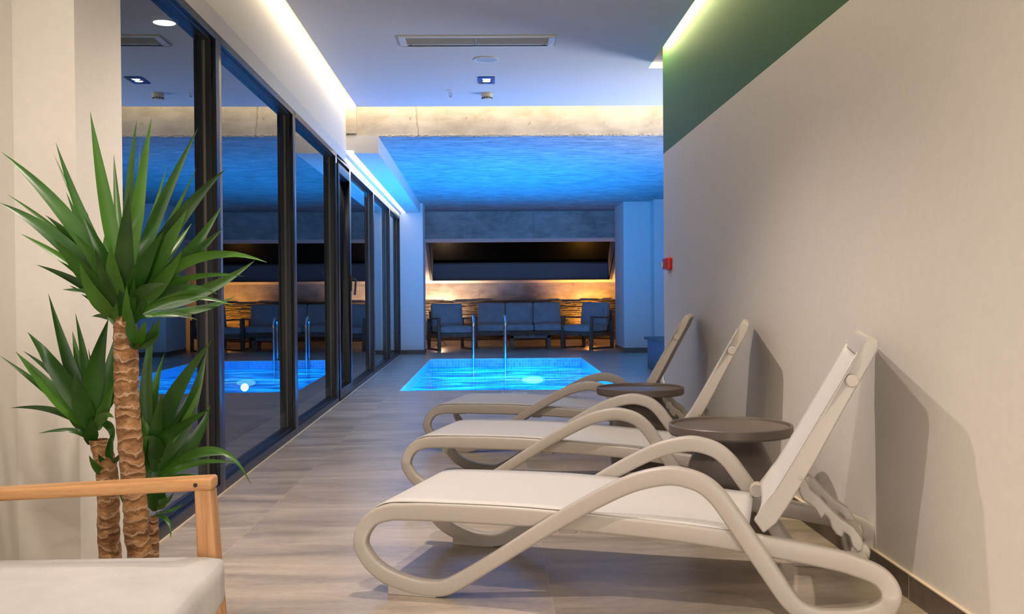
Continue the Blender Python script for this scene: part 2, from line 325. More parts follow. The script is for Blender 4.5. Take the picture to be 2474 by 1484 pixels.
# ------------------------------------------------------------------ mesh helpers
class MB:
    def __init__(s): s.v = []; s.f = []; s.mi = []
    def add(s, vs, fs, mi=0):
        o = len(s.v); s.v += [tuple(p) for p in vs]; s.f += [tuple(i+o for i in q) for q in fs]; s.mi += [mi]*len(fs); return s
    def box(s, x0, x1, y0, y1, z0, z1, mi=0):
        return s.add([(x0, y0, z0), (x1, y0, z0), (x1, y1, z0), (x0, y1, z0), (x0, y0, z1), (x1, y0, z1), (x1, y1, z1), (x0, y1, z1)],
                     [(3, 2, 1, 0), (4, 5, 6, 7), (0, 1, 5, 4), (1, 2, 6, 5), (2, 3, 7, 6), (3, 0, 4, 7)], mi)
    def hexa(s, p, mi=0):
        return s.add(p, [(3, 2, 1, 0), (4, 5, 6, 7), (0, 1, 5, 4), (1, 2, 6, 5), (2, 3, 7, 6), (3, 0, 4, 7)], mi)
    def prism(s, poly, vec, mi=0):
        """poly: list of 3-D points, extruded along vec"""
        n = len(poly); vec = Vector(vec); a = [Vector(p) for p in poly]; b = [p+vec for p in a]
        return s.add(a+b, [tuple(range(n-1, -1, -1)), tuple(range(n, 2*n))]+[(i, (i+1) % n, n+(i+1) % n, n+i) for i in range(n)], mi)
    def tube(s, pts, r, n=10, closed=False, mi=0, caps=True):
        pts = [Vector(p) for p in pts]; N = len(pts); rings = []; up = None
        for i, p in enumerate(pts):
            if closed: t = pts[(i+1) % N]-pts[i-1]
            else: t = pts[min(i+1, N-1)]-pts[max(i-1, 0)]
            t.normalize()
            if up is None: up = Vector((0, 0, 1)) if abs(t.z) < .9 else Vector((1, 0, 0))
            a = up-t*up.dot(t)
            if a.length < 1e-5: a = Vector((1, 0, 0))-t*t.x
            a.normalize(); up = a; b = t.cross(a); rr = r[i] if isinstance(r, (list, tuple)) else r
            rings.append([p+(a*math.cos(2*PI*k/n)+b*math.sin(2*PI*k/n))*rr for k in range(n)])
        vs = [q for g in rings for q in g]; fs = []
        for i in range(N if closed else N-1):
            j = (i+1) % N
            fs += [(i*n+k, i*n+(k+1) % n, j*n+(k+1) % n, j*n+k) for k in range(n)]
        if not closed and caps: fs += [tuple(range(n-1, -1, -1)), tuple((N-1)*n+k for k in range(n))]
        return s.add(vs, fs, mi)
    def lathe(s, prof, c=(0, 0, 0), n=32, mi=0, axis='z'):
        vs = []; fs = []
        for r, z in prof:
            for k in range(n):
                a = 2*PI*k/n
                p = (r*math.cos(a), r*math.sin(a), z) if axis == 'z' else ((r*math.cos(a), z, r*math.sin(a)) if axis == 'y' else (z, r*math.cos(a), r*math.sin(a)))
                vs.append((c[0]+p[0], c[1]+p[1], c[2]+p[2]))
        for i in range(len(prof)-1):
            fs += [(i*n+k, i*n+(k+1) % n, (i+1)*n+(k+1) % n, (i+1)*n+k) for k in range(n)]
        ring = prof[0][0] > 1e-6 and abs(prof[0][0]-prof[-1][0]) < 1e-9
        if ring:
            i = len(prof)-1; fs += [(i*n+k, i*n+(k+1) % n, (k+1) % n, k) for k in range(n)]
        elif prof[0][0] > 1e-6: fs.append(tuple(range(n-1, -1, -1)))
        if prof[-1][0] > 1e-6 and not ring: fs.append(tuple((len(prof)-1)*n+k for k in range(n)))
        return s.add(vs, fs, mi)
    def build(s, name, mats, parent=None, smooth=None, bevel=0, seg=2, loc=None, solid=0, kind=None):
        me = bpy.data.meshes.new(name); me.from_pydata(s.v, [], s.f); me.update()
        bm = bmesh.new(); bm.from_mesh(me); bmesh.ops.remove_doubles(bm, verts=bm.verts, dist=1e-6)
        bmesh.ops.recalc_face_normals(bm, faces=bm.faces)
        if smooth is not None:
            for f in bm.faces: f.smooth = True
            for e in bm.edges:
                if len(e.link_faces) == 2 and e.calc_face_angle(0) > smooth: e.smooth = False
        bm.to_mesh(me); bm.free()
        mats = mats if isinstance(mats, (list, tuple)) else [mats]
        for m in mats: me.materials.append(m)
        if any(s.mi):
            for p, i in zip(me.polygons, s.mi): p.material_index = i
        o = bpy.data.objects.new(name, me); COL.objects.link(o)
        if loc: o.location = loc
        if parent: o.parent = parent
        if solid:
            md = o.modifiers.new('solid', 'SOLIDIFY'); md.thickness = solid; md.offset = 0
        if bevel:
            md = o.modifiers.new('bevel', 'BEVEL'); md.width = bevel; md.segments = seg; md.limit_method = 'ANGLE'; md.angle_limit = math.radians(35)
            for p in me.polygons: p.use_smooth = True
            md.harden_normals = False
            wn = o.modifiers.new('wn', 'WEIGHTED_NORMAL'); wn.keep_sharp = True
        if kind: o['kind'] = kind
        return o
def struct(name, mb, m, parent=None, **k):
    o = mb.build(name, m, parent, **k)
    if not parent: o['kind'] = 'structure'
    return o
def tag(o, label, cat, group=None, kind=None):
    o['label'] = label; o['category'] = cat
    if group: o['group'] = group
    if kind: o['kind'] = kind
    return o
def thing(name, label, cat, loc=(0, 0, 0), rz=0, group=None):
    o = bpy.data.objects.new(name, None); COL.objects.link(o); o.location = loc; o.rotation_euler = (0, 0, rz)
    o.empty_display_size = .1
    return tag(o, label, cat, group)
def copy_tree(o, parent=None):
    c = o.copy(); COL.objects.link(c); c.parent = parent
    if parent: c.matrix_parent_inverse = o.matrix_parent_inverse.copy()
    for ch in list(o.children): copy_tree(ch, c)
    return c
def catmull(pts, n, closed=False):
    out = []; N = len(pts)
    for i in range(N if closed else N-1):
        g = lambda k: pts[k % N] if closed else pts[max(0, min(N-1, k))]
        p0, p1, p2, p3 = g(i-1), g(i), g(i+1), g(i+2)
        for k in range(n):
            t = k/n; out.append(tuple(.5*((2*b)+(-a+c)*t+(2*a-5*b+4*c-d)*t*t+(-a+3*b-3*c+d)*t**3) for a, b, c, d in zip(p0, p1, p2, p3)))
    if not closed: out.append(tuple(pts[-1]))
    return out
GD = -.01612                       # the glass front runs very slightly off the floor axis
def gx(y, off=0): return -1.3697+off+GD*y

# ------------------------------------------------------------------ setting: floor, walls, ceiling
PX0, PX1, PY0, PY1 = -1.04, 1.44, 10.88, 16.29
fl = MB()
X0, X1, Y0, Y1 = -1.9, 4.3, -2.6, 21.2
for a, b, c, d in ((X0, X1, Y0, PY0), (X0, X1, PY1, Y1), (X0, PX0, PY0, PY1), (PX1, X1, PY0, PY1)): fl.box(a, b, c, d, -.012, 0)
struct('floor', fl, M['floor'])
WR = 1.42; WEND = 8.2
wr = MB()   # right wall, painted green above 2.207 m
wr.box(WR, WR+.16, Y0, WEND, 0, 2.207, 0).box(WR, WR+.16, Y0, WEND, 2.207, 3.4, 1)
struct('wall_right', wr, [M['plaster'], M['green']])
bb = MB().box(WR-.012, WR, Y0, WEND, 0, .085); struct('baseboard_right', bb, M['skirting'])
bt = MB().box(WR-.013, WR, Y0, WEND, .085, .089); struct('trim_3', bt, M['caulk'])
# left: plaster nib beside the glass and the wall towards the camera
nib = MB().box(-1.86, gx(3.42), 3.42, 3.845, 0, 3.4); struct('wall_left', nib, M['plaster'])
struct('wall_left_front', MB().box(-1.86, -1.635, Y0, 3.42, 0, 3.4), M['plaster'])
struct('wall_rear', MB().box(-1.86, 1.6, Y0-.15, Y0, 0, 3.4), M['plaster'])
# plaster wall over the glass
hw = MB()
def gquad(mb, o1, z1, o2, z2, y0, y1):
    mb.hexa([(gx(y0, o1), y0, z1), (gx(y1, o1), y1, z1), (gx(y1, o2-.09), y1, z1), (gx(y0, o2-.09), y0, z1),
             (gx(y0, o2), y0, z2), (gx(y1, o2), y1, z2), (gx(y1, o2-.09), y1, z2), (gx(y0, o2-.09), y0, z2)])
gquad(hw, .0, 2.452, .035, 2.52, 3.6, 10.27); gquad(hw, .035, 2.52, .035, 3.4, 3.6, 10.27)
struct('wall_left_header', hw, M['plaster'])
# dropped ceiling panel, floating off the walls
ce = MB()
def cl(y): return -1.2459-.0111*y
ZC = 2.95
ce.hexa([(cl(Y0), Y0, ZC), (1.322, Y0, ZC), (1.322, 8.34, ZC), (cl(8.34), 8.34, ZC), (cl(Y0), Y0, ZC+.052), (1.322, Y0, ZC+.052), (1.322, 8.34, ZC+.052), (cl(8.34), 8.34, ZC+.052)])
ce.hexa([(cl(8.34), 8.34, ZC), (4.2, 8.34, ZC), (4.2, 10.0, ZC), (cl(10.), 10.0, ZC), (cl(8.34), 8.34, ZC+.052), (4.2, 8.34, ZC+.052), (4.2, 10.0, ZC+.052), (cl(10.), 10.0, ZC+.052)])
struct('ceiling', ce, M['ceiling'])
struct('ceiling_upper', MB().box(-1.9, 4.3, Y0, 10.6, 3.4, 3.5), M['plaster'])
# led tape lying on the panel edges
ld = MB(); ld.hexa([(cl(4)+.05, 4, ZC+.053), (cl(4)+.075, 4, ZC+.053), (cl(9.9)+.075, 9.9, ZC+.053), (cl(9.9)+.05, 9.9, ZC+.053), (cl(4)+.05, 4, ZC+.06), (cl(4)+.075, 4, ZC+.06), (cl(9.9)+.075, 9.9, ZC+.06), (cl(9.9)+.05, 9.9, ZC+.06)])
struct('trim_4', ld, M['cove_led'])
struct('trim_5', MB().box(1.27, 1.295, 0, 8.4, ZC+.053, ZC+.06), M['cove_led'])
# concrete beam and slab over the pool
ZS = 2.69; YB = 10.25
struct('beam', MB().box(-1.72, 4.3, YB, YB+.3, ZS+.005, 3.4), M['beam'])
struct('ceiling_slab', MB().box(-1.9, 4.3, YB+.012, 19.9, ZS, ZS+.15), M['slab'])
rg = MB(); x = -1.1
while x < 4.2:
    w_ = random.uniform(.008, .03); h_ = random.uniform(.004, .022); d_ = random.uniform(.004, .02)
    rg.hexa([(x, YB-d_*.4, ZS+.005-h_*.5), (x+w_, YB-d_*.3, ZS+.005-h_*.6), (x+w_, YB+.02, ZS+.005), (x, YB+.02, ZS+.005), (x+.002, YB-d_, ZS+h_), (x+w_*.8, YB-d_*.7, ZS+h_*.8), (x+w_, YB+.01, ZS+.03), (x, YB+.01, ZS+.03)])
    x += w_*random.uniform(.6, 1.1)
struct('trim_7', rg, M['beam'])
# concrete stub left of the beam
stub = MB().box(-1.53, -1.395, YB-.045, YB+.1, ZS+.03, 3.4); struct('column_stub', stub, M['beam'])
# bulkhead over the far glass, with an led slot along its foot
bk = MB(); zb, zt = 2.516, ZS+.01
def bquad(o_l, o_r, za, zb_, y0, y1, mi=0):
    bk.hexa([(gx(y0, o_l), y0, za), (gx(y0, o_r), y0, za), (gx(y1, o_r), y1, za), (gx(y1, o_l), y1, za), (gx(y0, o_l), y0, zb_), (gx(y0, o_r), y0, zb_), (gx(y1, o_r), y1, zb_), (gx(y1, o_l), y1, zb_)], mi)
bquad(.112, .365, zb, zt, YB-.02, 17.75); bquad(-.2, .035, zb, zt, YB-.02, 17.75); bquad(.035, .112, zb+.03, zt, YB-.02, 17.75)
bquad(-.2, .0, 2.452, zb, 10.27, 17.75)
struct('trim_1', bk, M['plaster'])
ledm = MB()
def lq(mb, o_l, o_r, za, zb_, y0, y1):
    mb.hexa([(gx(y0, o_l), y0, za), (gx(y0, o_r), y0, za), (gx(y1, o_r), y1, za), (gx(y1, o_l), y1, za), (gx(y0, o_l), y0, zb_), (gx(y0, o_r), y0, zb_), (gx(y1, o_r), y1, zb_), (gx(y1, o_l), y1, zb_)])
lq(ledm, .038, .109, zb+.012, zb+.028, YB-.015, 17.63)
led = ledm.build('led_line', M['led']); tag(led, 'long glowing white light line along the underside of the bulkhead above the glass wall', 'light')

# columns and end walls of the pool hall
struct('column_left', MB().box(-2.0, -1.246, 17.66, 18.25, 0, ZS+.02), M['plaster'])
struct('baseboard_left', MB().box(-2.0, -1.236, 17.648, 18.25, 0, .075), M['skirting'])
struct('column_right', MB().box(2.33, 3.0, 17.6, 18.85, 0, ZS+.02), M['plaster'])
struct('baseboard_column', MB().box(2.32, 3.0, 17.588, 18.85, 0, .085), M['skirting'])
struct('wall_pool_right', MB().box(2.81, 4.3, 17.2, 17.7, 0, ZS+.02), M['plaster'])
struct('wall_side', MB().box(4.2, 4.35, WEND, 17.4, 0, 3.4), M['plaster'])
struct('wall_end', MB().box(WR+.16, 4.3, WEND-.16, WEND-.02, 0, 3.4), M['plaster'])
struct('wall_alcove_left', MB().box(-1.75, -1.45, 18.25, 21.2, 0, ZS+.1), M['plaster'])
struct('wall_alcove_right', MB().box(2.62, 2.9, 18.85, 21.2, 0, ZS+.1), M['plaster'])
YBK = 21.0
struct('wall_back', MB().box(-1.75, 2.9, YBK, YBK+.2, 0, 1.30), M['back_conc'])
struct('baseboard_back', MB().box(-1.5, 2.65, YBK-.012, YBK, 0, .085), simple('pale_skirting', (176, 156, 132), .5, nscale=8, namt=.06, obj=False))
struct('beam_back', MB().box(-1.75, 2.9, 19.5, 19.8, 2.155, ZS+.05), M['back_conc'])
# sloped plaster with the roof light opening
sl = MB()
def sp_(x, z): return (x, 19.5+(2.155-z)*(1.5/.855), z)
oz0, oz1, ox0, ox1 = 1.352, 2.095, -1.275, 2.46
nrm = Vector((0, .15, 0))
for a, b, c, d in ((-1.75, 2.9, oz1, 2.155), (-1.75, 2.9, 1.30, oz0), (-1.75, ox0, oz0, oz1), (ox1, 2.9, oz0, oz1)):
    sl.prism([sp_(a, c), sp_(b, c), sp_(b, d), sp_(a, d)], nrm)
struct('wall_back_slope', sl, M['plaster'])
# the well behind the opening: upright sill panel, sloping dark glass, reveals
w1 = MB()
w1.box(ox0-.02, ox1+.02, 21.2, 21.26, 1.25, 1.715)
w1.prism([sp_(ox0, oz0), sp_(ox0, oz1), (ox0, 20.4, 2.45), (ox0, 21.25, 1.7), (ox0, 21.25, 1.3)], (-.06, 0, 0))
w1.prism([sp_(ox1, oz0), sp_(ox1, oz1), (ox1, 20.4, 2.45), (ox1, 21.25, 1.7), (ox1, 21.25, 1.3)], (.06, 0, 0))
w1.prism([sp_(ox0, oz1), sp_(ox1, oz1), (ox1, 20.4, 2.5), (ox0, 20.4, 2.5)], (0, .05, .05))
win = bpy.data.objects.new('window_9', None); COL.objects.link(win); win['kind'] = 'structure'
w1.build('reveal', M['blind'], win)
MB().prism([(ox0, 21.22, 1.70), (ox1, 21.22, 1.70), (ox1, 20.3, 2.52), (ox0, 20.3, 2.52)], (0, .04, .03)).build('pane', M['dark_glass'], win)
MB().box(ox0, ox1, 21.17, 21.22, 1.70, 1.735).build('frame', M['black'], win)
MB().prism([(ox0, 21.11, 1.80), (ox1, 21.11, 1.80), (ox1, 21.08, 1.83), (ox0, 21.08, 1.83)], (0, .02, .02)).build('sash_bar', simple('dark_sash', (40, 44, 46), .4), win)

# stacked slate cladding
st = MB(); z = .094
while z < .915:
    h = random.uniform(.008, .019); x = -1.5
    while x < 2.66:
        w_ = random.uniform(.08, .5); p = random.uniform(.004, .055); t_ = random.uniform(-.005, .005)
        st.hexa([(x, YBK-p, z+t_), (x+w_-.003, YBK-p+random.uniform(-.01, .01), z-t_), (x+w_-.003, YBK+.01, z), (x, YBK+.01, z),
                 (x, YBK-p, z+h-.002+t_), (x+w_-.003, YBK-p, z+h-.002-t_), (x+w_-.003, YBK+.01, z+h), (x, YBK+.01, z+h)])
        x += w_
    z += h
struct('trim_2', st, M['slate'])

# raised stone platform at the right of the pool
plat = thing('stone_platform', 'low dark stone platform with overhanging top, at the right behind the white wall', 'platform', (3.16, 11.8, 0))
MB().box(-1.0, 1.0, -2.2, 2.05, 0, .405).build('base', M['deck_side'], plat, bevel=.005)
MB().box(-1.04, 1.0, -2.2, 2.1, .405, .445).build('top_slab', M['deck_dark'], plat, bevel=.006)

# the unlit room behind the glass
dk = MB()
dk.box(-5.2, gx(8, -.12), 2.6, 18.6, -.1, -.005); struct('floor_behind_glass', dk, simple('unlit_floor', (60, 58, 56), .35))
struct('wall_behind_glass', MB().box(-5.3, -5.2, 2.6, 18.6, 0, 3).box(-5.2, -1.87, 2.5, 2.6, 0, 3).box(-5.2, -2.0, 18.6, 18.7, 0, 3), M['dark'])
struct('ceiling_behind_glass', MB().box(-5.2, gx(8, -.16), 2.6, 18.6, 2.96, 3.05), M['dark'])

# ------------------------------------------------------------------ pool
pb = MB()
for a, b, c, d, e, f in ((PX0-.12, PX0, PY0-.12, PY1+.12, -1.4, -.013), (PX1, PX1+.12, PY0-.12, PY1+.12, -1.4, -.013), (PX0, PX1, PY0-.12, PY0, -1.4, -.013), (PX0, PX1, PY1, PY1+.12, -1.4, -.013), (PX0, PX1, PY0, PY1, -1.42, -1.3)):
    pb.box(a, b, c, d, e, f)
struct('pool_basin', pb, M['mosaic'])
pw = MB(); nx, ny = 20, 40
vs = [(PX0+(PX1-PX0)*i/nx, PY0+(PY1-PY0)*j/ny, -.13) for j in range(ny+1) for i in range(nx+1)]
pw.add(vs, [(j*(nx+1)+i, j*(nx+1)+i+1, (j+1)*(nx+1)+i+1, (j+1)*(nx+1)+i) for j in range(ny) for i in range(nx)])
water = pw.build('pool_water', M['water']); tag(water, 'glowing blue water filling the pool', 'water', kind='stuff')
pl = thing('pool_lamp', 'bright round underwater lamp shining in the pool', 'pool lamp', (.66, PY1, -.36))
MB().lathe([(0, -.03), (.06, -.03), (.07, -.015), (.07, 0)], axis='y', n=28).build('lens', M['pool_lens'], pl)
MB().lathe([(.07, -.02), (.09, -.02), (.09, 0), (.07, 0)], axis='y', n=28).build('bezel', M['steel'], pl)

pl.scale = (2.2, 1, .8)
# ladder
def rail_pts():
    p = [(0, -.10, -.85), (0, -.10, -.1), (0, -.10, .45)]
    for k in range(9):
        a = PI*k/8; p.append((0, .055-.155*math.cos(a), .56+.15*math.sin(a)))
    p += [(0, .21, .45), (0, .21, .02)]
    return p
lad = thing('pool_ladder', 'polished steel pool ladder with two curved handrails at the far edge of the pool', 'ladder', (-.07, PY1, 0))
for sx in (-.262, .262):
    h = MB().tube([(x+sx, y, z_) for x, y, z_ in catmull(rail_pts(), 4)], .025, 12).build('handrail', M['steel'], lad, smooth=.6)
    MB().lathe([(0, 0), (.045, 0), (.045, .008), (.03, .014), (.022, .014)], (sx, .21, 0), 20).build('floor_flange', M['steel'], h, smooth=.5)
for z_ in (-.2, -.62, -1.0):
    MB().box(-.25, .25, -.13, -.07, z_-.015, z_+.01).build('step', M['steel'], lad, bevel=.005)

sk = thing('skimmer_lid', 'pale rectangular lid set in the floor before the near pool edge', 'floor lid', (.213, 10.5, 0))
MB().box(-.132, .132, -.085, .085, 0, .006).build('lid', simple('pale_lid', (206, 198, 186), .5), sk, bevel=.002)
gm = MB()
for k in range(9): gm.box(-.11+k*.026, -.098+k*.026, -.06, .06, .006, .0075)
gm.build('grille', simple('lid_slots', (150, 142, 132), .6), sk)

# ------------------------------------------------------------------ glass front
EDG = [3.81, 5.32, 7.50, 9.72, 10.78, 13.20, 15.60, 17.66]
for i in range(len(EDG)-1):
    y0, y1 = EDG[i], EDG[i+1]; door = (i == 3)
    nm = 'door_1' if door else 'window_%d' % (i+1 if i < 3 else i)
    r = bpy.data.objects.new(nm, None); COL.objects.link(r); r['kind'] = 'structure'
    fm = MB()
    def bar(o0, o1, ya, yb, za, zb_):
        fm.hexa([(gx(ya, o0), ya, za), (gx(ya, o1), ya, za), (gx(yb, o1), yb, za), (gx(yb, o0), yb, za), (gx(ya, o0), ya, zb_), (gx(ya, o1), ya, zb_), (gx(yb, o1), yb, zb_), (gx(yb, o0), yb, zb_)])
    m0 = .055
    for a, b in ((y0-.002, y0+m0), (y1-m0, y1)):
        bar(-.075, 0, a, b, 0, 2.45)
    bar(-.075, 0, y0+m0, y1-m0, 0, .055); bar(-.075, 0, y0+m0, y1-m0, 2.41, 2.45)
    # stepped inner bead
    for a, b in ((y0+m0, y0+m0+.014), (y1-m0-.014, y1-m0)): bar(-.07, -.022, a, b, .055, 2.41)
    bar(-.07, -.022, y0+m0, y1-m0, .055, .07); bar(-.07, -.022, y0+m0, y1-m0, 2.40, 2.41)
    fr = fm.build('frame', M['frame'], r, bevel=.003)
    gk = MB(); fm = gk
    for a, b in ((y0+m0+.014, y0+m0+.024), (y1-m0-.024, y1-m0-.014)): bar(-.070, -.052, a, b, .07, 2.40)
    gk.build('gasket', M['frame_trim'], fr)
    fm = MB()
    if door:
        lf = MB(); fm = lf; a0, b0 = y0+m0+.012, y1-m0-.012
        for a, b in ((a0, a0+.075), (b0-.075, b0)): bar(-.055, .012, a, b, .03, 2.36)
        bar(-.055, .012, a0+.075, b0-.075, .03, .12); bar(-.055, .012, a0+.075, b0-.075, 2.27, 2.36)
        leaf = lf.build('leaf', M['frame'], r, bevel=.004)
        fm = MB(); bar(-.05, -.042, a0+.07, b0-.07, .11, 2.28); fm.build('pane', M['glass'], r)
        hy = b0-.04; hx = gx(hy, .012)
        hd = MB(); hd.box(hx, hx+.012, hy-.016, hy+.016, 1.10, 1.27); hd.tube([(hx+.006, hy, 1.22), (hx+.05, hy, 1.22), (hx+.055, hy-.006, 1.215), (hx+.055, hy-.02, 1.20), (hx+.05, hy-.055, 1.06)], .011, 8)
        hd.build('handle', M['black'], leaf, smooth=.6)
    else:
        bar(-.064, -.058, y0+m0+.005, y1-m0-.005, .06, 2.405); fm.build('pane', M['glass'], r)
cq = MB(); lq(cq, 0, .008, 0, .004, 3.845, 17.65); struct('trim_6', cq, M['caulk'])

# ------------------------------------------------------------------ ceiling fittings
ac = thing('air_diffuser', 'long slotted air grille set in the ceiling', 'air vent', (-.104, 7.42, ZC))
f = MB()
f.box(-.58, .58, -.155, -.12, -.012, 0).box(-.58, .58, .12, .155, -.012, 0).box(-.58, -.53, -.12, .12, -.012, 0).box(.53, .58, -.12, .12, -.012, 0)
f.build('frame', M['white_plastic'], ac, bevel=.003)
s_ = MB()
for k in range(9): s_.prism([(-.53, -.115+k*.022, -.010), (-.53, -.111+k*.022, -.010), (-.53, -.099+k*.022, .012), (-.53, -.103+k*.022, .012)], (1.06, 0, 0))
s_.box(-.53, .53, .085, .12, -.006, 0).box(-.012, -.008, -.12, .12, -.011, 0)
s_.build('louvre', M['slat'], ac)
MB().box(-.53, .53, -.12, .12, .0003, .0008).build('backing', simple('grille_back', (120, 116, 104), .7), ac)
for x in (-.505, -.01, .505): MB().lathe([(0, -.009), (.007, -.009), (.007, -.004)], (x, .10, 0), 12).build('screw', M['black'], ac)
spk = thing('ceiling_speaker', 'flat round white speaker in the ceiling beyond the air grille', 'speaker', (-.041, 8.003, ZC))
MB().lathe([(.085, -.006), (.1, -.008), (.1, 0), (.085, 0)], n=40).build('rim', M['white_plastic'], spk, smooth=.5)
MB().lathe([(0, -.005), (.085, -.005), (.085, 0)], n=40).build('grille', simple('speaker_mesh', (188, 190, 194), .6, nscale=200, namt=.1), spk, smooth=.5)
dl = thing('square_downlight', 'square blue-framed recessed downlight with two lamps in the ceiling', 'downlight', (-.045, 8.773, ZC))
bluef = simple('blue_metal', (20, 70, 140), .35, .6)
MB().box(-.072, .072, -.137, -.075, -.008, 0).box(-.072, .072, .075, .137, -.008, 0).box(-.072, -.046, -.075, .075, -.008, 0).box(.046, .072, -.075, .075, -.008, 0).build('frame', bluef, dl, bevel=.002)
MB().box(-.046, .046, -.075, .075, -.002, 0).build('recess', M['black'], dl)
for y in (-.04, .04):
    b = MB().lathe([(.036, -.003), (.043, -.006), (.043, -.001), (.036, -.001)], (0, y, 0), 24).build('lamp', M['steel'], dl, smooth=.5)
    MB().lathe([(0, -.006), (.034, -.004), (.036, -.002)], (0, y, 0), 24).build('lens', M['lamp_white'], b)
spr = thing('sprinkler_head', 'small white fire sprinkler hanging from the ceiling left of the smoke detector', 'sprinkler', (-.384, 9.226, ZC))
MB().lathe([(0, -.004), (.042, -.004), (.042, 0)], n=24).build('escutcheon', M['white_plastic'], spr)
q = MB().tube([(-.012, 0, -.004), (-.014, 0, -.03), (-.004, 0, -.055)], .0035, 6).tube([(.012, 0, -.004), (.014, 0, -.03), (.004, 0, -.055)], .0035, 6).tube([(0, 0, 0), (0, 0, -.055)], .003, 6)
q.build('frame', M['steel'], spr); MB().lathe([(0, -.058), (.016, -.058), (.016, -.054)], n=16).build('deflector', M['steel'], spr)
smk = thing('smoke_detector', 'cream domed smoke detector with dark vents on the ceiling', 'smoke detector', (-.045, 9.364, ZC))
MB().lathe([(.055, 0), (.056, -.012), (.052, -.03), (.05, -.034), (.046, -.05), (.036, -.058), (0, -.060)], n=36).build('body', M['cream_plastic'], smk, smooth=.5)
v = MB()
for k in range(12):
    a = 2*PI*k/12; c_, s2 = math.cos(a), math.sin(a)
    v.box(-.008, .008, -.052, -.046, -.050, -.040)
    for i in range(len(v.v)-8, len(v.v)):
        x, y, z_ = v.v[i]; v.v[i] = (x*c_-y*s2, x*s2+y*c_, z_)
v.build('vent', M['black'], smk)
# round lamp on the ceiling of the room behind the glass
rl = thing('round_downlight', 'round bright lamp glowing in the dark glass at the upper left', 'downlight', (-2.25, 6.88, 2.95))
MB().lathe([(.075, -.012), (.095, -.012), (.095, .01), (.075, .01)], n=32).build('rim', M['white_plastic'], rl)
MB().lathe([(0, -.006), (.075, -.006), (.075, 0)], n=32).build('lens', M['room_lamp'], rl)
# fire alarm on the right wall
al = thing('fire_alarm_sounder', 'small red fire alarm box on the white wall', 'fire alarm', (WR, 7.92, 1.287))
MB().box(-.045, 0, -.1, .1, -.05, .05).build('case', M['red'], al, bevel=.012, seg=3)
MB().box(-.052, -.044, .07, .098, -.022, .018).build('lens', M['white_plastic'], al, bevel=.003)
# cream hose loop just past the end of the wall
hc = thing('hose_coil', 'cream looped hose peeking out past the end of the white wall', 'hose', (1.50, WEND+.12, .335))
hm = MB()
for k in range(3): hm.tube([(.085*math.cos(2*PI*i/28), k*.028-.028, .085*math.sin(2*PI*i/28)) for i in range(28)], .013, 8, closed=True)
hm.build('coil', M['cream_plastic'], hc, smooth=1); MB().box(-.012, .012, -.08, .04, .06, .075).build('hook', M['steel'], hc)

# ------------------------------------------------------------------ sun loungers
LP = [(-.182, .279, .060, .030), (-.237, .258, .055, .02), (-.268, .220, .052, .01), (-.278, .181, .050, 0), (-.271, .147, .051, 0), (-.235, .099, .053, 0), (-.175, .060, .056, 0),
      (-.095, .036, .056, 0), (-.02, .028, .056, 0), (.035, .034, .056, 0), (.085, .058, .055, 0), (.165, .108, .052, 0), (.26, .170, .051, 0), (.40, .262, .053, 0), (.54, .348, .056, 0),
      (.66, .412, .058, 0), (.735, .440, .060, 0), (.81, .455, .061, 0), (.865, .450, .061, 0), (.92, .431, .061, 0), (.965, .394, .061, 0), (1.0, .348, .061, 0), (1.04, .291, .061, 0), (1.09, .217, .061, 0),
      (1.14, .143, .060, 0), (1.185, .078, .058, 0), (1.225, .044, .056, 0), (1.28, .028, .056, 0), (1.36, .031, .057, 0), (1.43, .045, .058, 0), (1.475, .072, .060, 0), (1.491, .108, .061, 0),
      (1.482, .140, .060, .01), (1.45, .168, .060, .02), (1.39, .188, .062, .03), (1.32, .203, .064, .04), (1.142, .230, .065, .04), (.84, .262, .060, .04), (.43, .283, .063, .04), (.217, .287, .066, .04), (-.03, .286, .064, .04), (-.13, .283, .061, .035)]
LW = .755
def frame_mesh(side):
    P = catmull(LP, 5, True); N = len(P); mb = MB(); T = .046; vs = []
    sec = []
    for cx, cy in ((1, 1), (-1, 1), (-1, -1), (1, -1)):      # rounded rectangle section, unit half sizes
        for k in range(4):
            a = {(1, 1): 0, (-1, 1): PI/2, (-1, -1): PI, (1, -1): 1.5*PI}[(cx, cy)]+PI/2*k/3; sec.append((cx, cy, math.cos(a), math.sin(a)))
    R = .011
    for i, (u, z, w, o) in enumerate(P):
        du, dz = P[(i+1) % N][0]-P[i-1][0], P[(i+1) % N][1]-P[i-1][1]; L = math.hypot(du, dz); nu, nz = -dz/L, du/L
        for cx, cy, ca, sa in sec:
            a = cx*(w/2-R)+R*ca; b = o+T/2+cy*(T/2-R)+R*sa
            y = b if side == 0 else LW-b
            vs.append((u+nu*a, y, z+nz*a))
    K = 16
    mb.add(vs, [(i*K+k, i*K+(k+1) % K, ((i+1) % N)*K+(k+1) % K, ((i+1) % N)*K+k) for i in range(N) for k in range(K)])
    return mb
